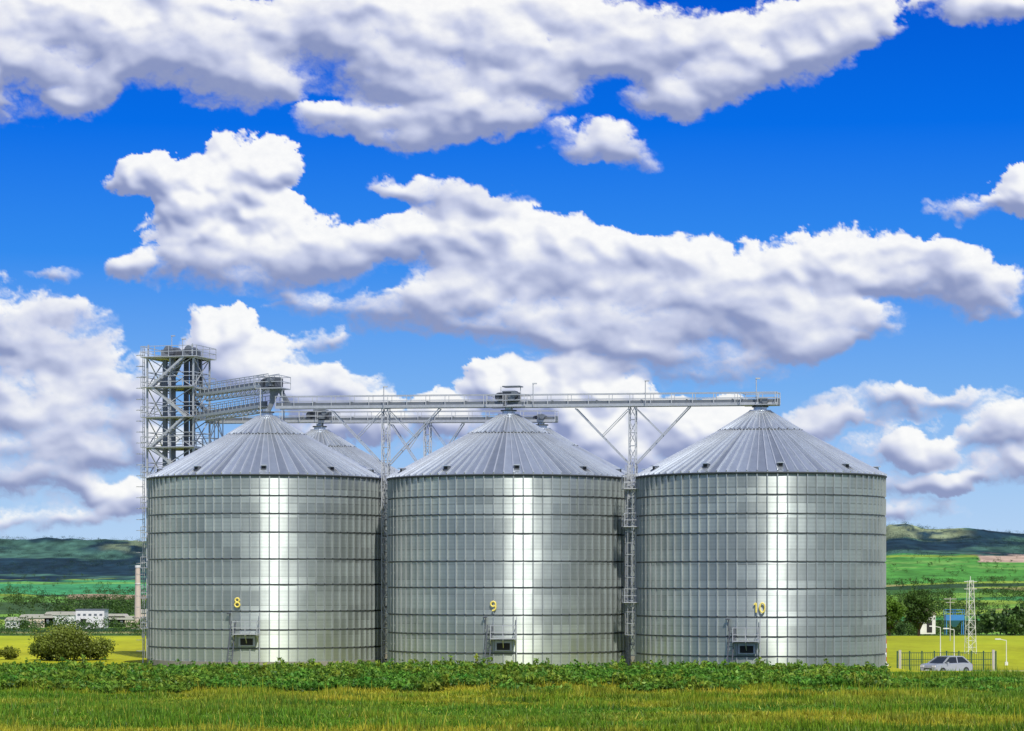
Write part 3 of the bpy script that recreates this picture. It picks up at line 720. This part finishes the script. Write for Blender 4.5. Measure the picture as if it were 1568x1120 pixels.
# crisper on the sunlit upper side, wispier below
qy=np.clip(v-cyy,-.7,.7)
thr=.33; wdt=.06+(.72-.45*ss(-.1,.35,qy))*soft
alpha=ss(thr-wdt*.40,thr+wdt,den)
def blur(A,k):
    for _ in range(k):
        A=(A+np.roll(A,1,0)+np.roll(A,-1,0))/3; A=(A+np.roll(A,1,1)+np.roll(A,-1,1))/3
    return A
H=np.clip(den-thr+.05,0,1.3)**.8
H1=blur(H,3); H2=blur(H,30)
def lam(H,k):
    g_y,g_x=np.gradient(H,gy/100,gx/100)
    nx_,ny_=-g_x*k,g_y*k
    return (nx_*.35+ny_*.80+.55)/np.sqrt(1+nx_**2+ny_**2)
l1=lam(H1,.26)-.5; l2=lam(H2,.9)-.45
lit=.37+.36*B+l1*(.10+.38*Bc*Bc)+l2*(.40+.2*Bc)+qy*.50-.16*soft*np.clip(H2-.40,0,1)+n2*.34*soft+n3*.60*soft+wisp*.20*soft
lit=lit+.12*(1-alpha)*soft
lit=np.clip(lit,0,1); lit=blur(lit,1)
lo=np.array([.27,.32,.53]); mid=np.array([.60,.64,.81]); hi=np.array([.98,.98,.97])
tt=lit[...,None]; cc=np.where(tt<.5,lo+(mid-lo)*tt*2,mid+(hi-mid)*(tt-.5)*2)
alpha*= .96
RD=14000.0
D=np.stack([(PX-CX)/F,np.ones_like(PX),(HY-PYg)/F],-1); D/=np.linalg.norm(D,axis=-1,keepdims=True)
Vd=D*RD+np.array([0,0,CAMZ]); r_,c_=PX.shape; ix=np.arange(r_*c_).reshape(r_,c_)
Q=np.stack([ix[:-1,:-1],ix[:-1,1:],ix[1:,1:],ix[1:,:-1]],-1).reshape(-1,4)
sm=bpy.data.materials.new('sky_and_clouds'); sm.use_nodes=True; nt=sm.node_tree; nt.nodes.clear(); t=NT(nt)
at=t.n('ShaderNodeAttribute',attribute_name='Col'); po=t.n('ShaderNodeNewGeometry').outputs['Position']
nv=t.n('ShaderNodeVectorMath',operation='NORMALIZE',ins={0:po}).outputs[0]; zz=t.n('ShaderNodeSeparateXYZ',ins={0:nv}).outputs[2]
el=t.m('ARCSINE',zz); rcol=ramp_node(t,el)
fn=t.n('ShaderNodeTexNoise',ins={'Vector':t.n('ShaderNodeMapping',ins={'Vector':nv,'Scale':(1,1,1.5)}).outputs[0],'Scale':240.0,'Detail':6.0,'Roughness':.62}).outputs[0]
al=at.outputs['Alpha']; edge=t.m('MULTIPLY',al,t.m('SUBTRACT',1.0,al))
al2=t.m('ADD',al,t.m('MULTIPLY',edge,t.m('MULTIPLY',t.m('SUBTRACT',fn,.5),3.0)),clamp=True)
cl=t.n('ShaderNodeVectorMath',operation='SCALE',ins={0:at.outputs['Color'],'Scale':t.m('ADD',.95,t.m('MULTIPLY',fn,.10))}).outputs[0]
em=t.n('ShaderNodeEmission',ins={0:t.mix(al2,rcol,cl),1:1.0}); t.n('ShaderNodeOutputMaterial',ins={0:em.outputs[0]})
try: sm.cycles.emission_sampling='NONE'
except Exception: pass
sme=np_mesh('sky',Vd,Q,cc.reshape(-1,3),True,sm,alpha.ravel()); link(bpy.data.objects.new('sky',sme))
# world
W=bpy.data.worlds.new("World"); SC.world=W; W.use_nodes=True; nt=W.node_tree; nt.nodes.clear(); t=NT(nt)
g=t.n('ShaderNodeTexCoord').outputs['Generated']; z=t.n('ShaderNodeSeparateXYZ',ins={0:g}).outputs[2]
el=t.m('ARCSINE',z); r10=t.n('ShaderNodeVectorMath',operation='SCALE',ins={0:ramp_node(t,el),'Scale':10.0}).outputs[0]
sky=t.n('ShaderNodeTexSky',sky_type='NISHITA',sun_disc=False,sun_elevation=SUN_EL,sun_rotation=math.pi-SUN_AZ)
hm=t.n('ShaderNodeMapRange',interpolation_type='SMOOTHSTEP',ins={0:el,1:math.radians(12),2:math.radians(32),3:1.0,4:0.25}).outputs[0]
skc=t.mix(hm,sky.outputs[0],r10)
gnn=t.n('ShaderNodeTexNoise',ins={'Vector':t.n('ShaderNodeMapping',ins={'Vector':g,'Scale':(1,1,2.2)}).outputs[0],'Scale':3.2,'Detail':4.0,'Roughness':.55}).outputs[0]
gn=t.n('ShaderNodeMapRange',interpolation_type='SMOOTHSTEP',ins={0:gnn,1:.47,2:.62,3:0.0,4:.9}).outputs[0]
fin=t.mix(gn,skc,(7.6,7.8,8.4))
bg=t.n('ShaderNodeBackground',ins={0:fin,1:.1}); t.n('ShaderNodeOutputWorld',ins={0:bg.outputs[0]})
try: W.cycles.sampling_method='MANUAL'; W.cycles.sample_map_resolution=512
except Exception: pass
sd=bpy.data.lights.new('sun','SUN'); sd.energy=4.6; sd.angle=math.radians(.53); sd.color=(1,.955,.87)
so=bpy.data.objects.new('sun',sd); COL.objects.link(so)
dirv=Vector((math.sin(SUN_AZ)*math.cos(SUN_EL),-math.cos(SUN_AZ)*math.cos(SUN_EL),math.sin(SUN_EL)))
so.rotation_euler=dirv.to_track_quat('Z','Y').to_euler(); so.location=(0,0,60)
cd=bpy.data.cameras.new('camera'); cd.sensor_width=36; cd.lens=36*F/1568; cd.shift_y=(HY-560)/1568; cd.clip_end=20000; cd.clip_start=.5
co=bpy.data.objects.new('camera',cd); co.location=(0,0,CAMZ); co.rotation_euler=(math.pi/2,0,0); COL.objects.link(co); SC.camera=co
SC.view_settings.view_transform='Standard'
try: SC.view_settings.look='None'
except Exception: pass
SC.view_settings.exposure=0
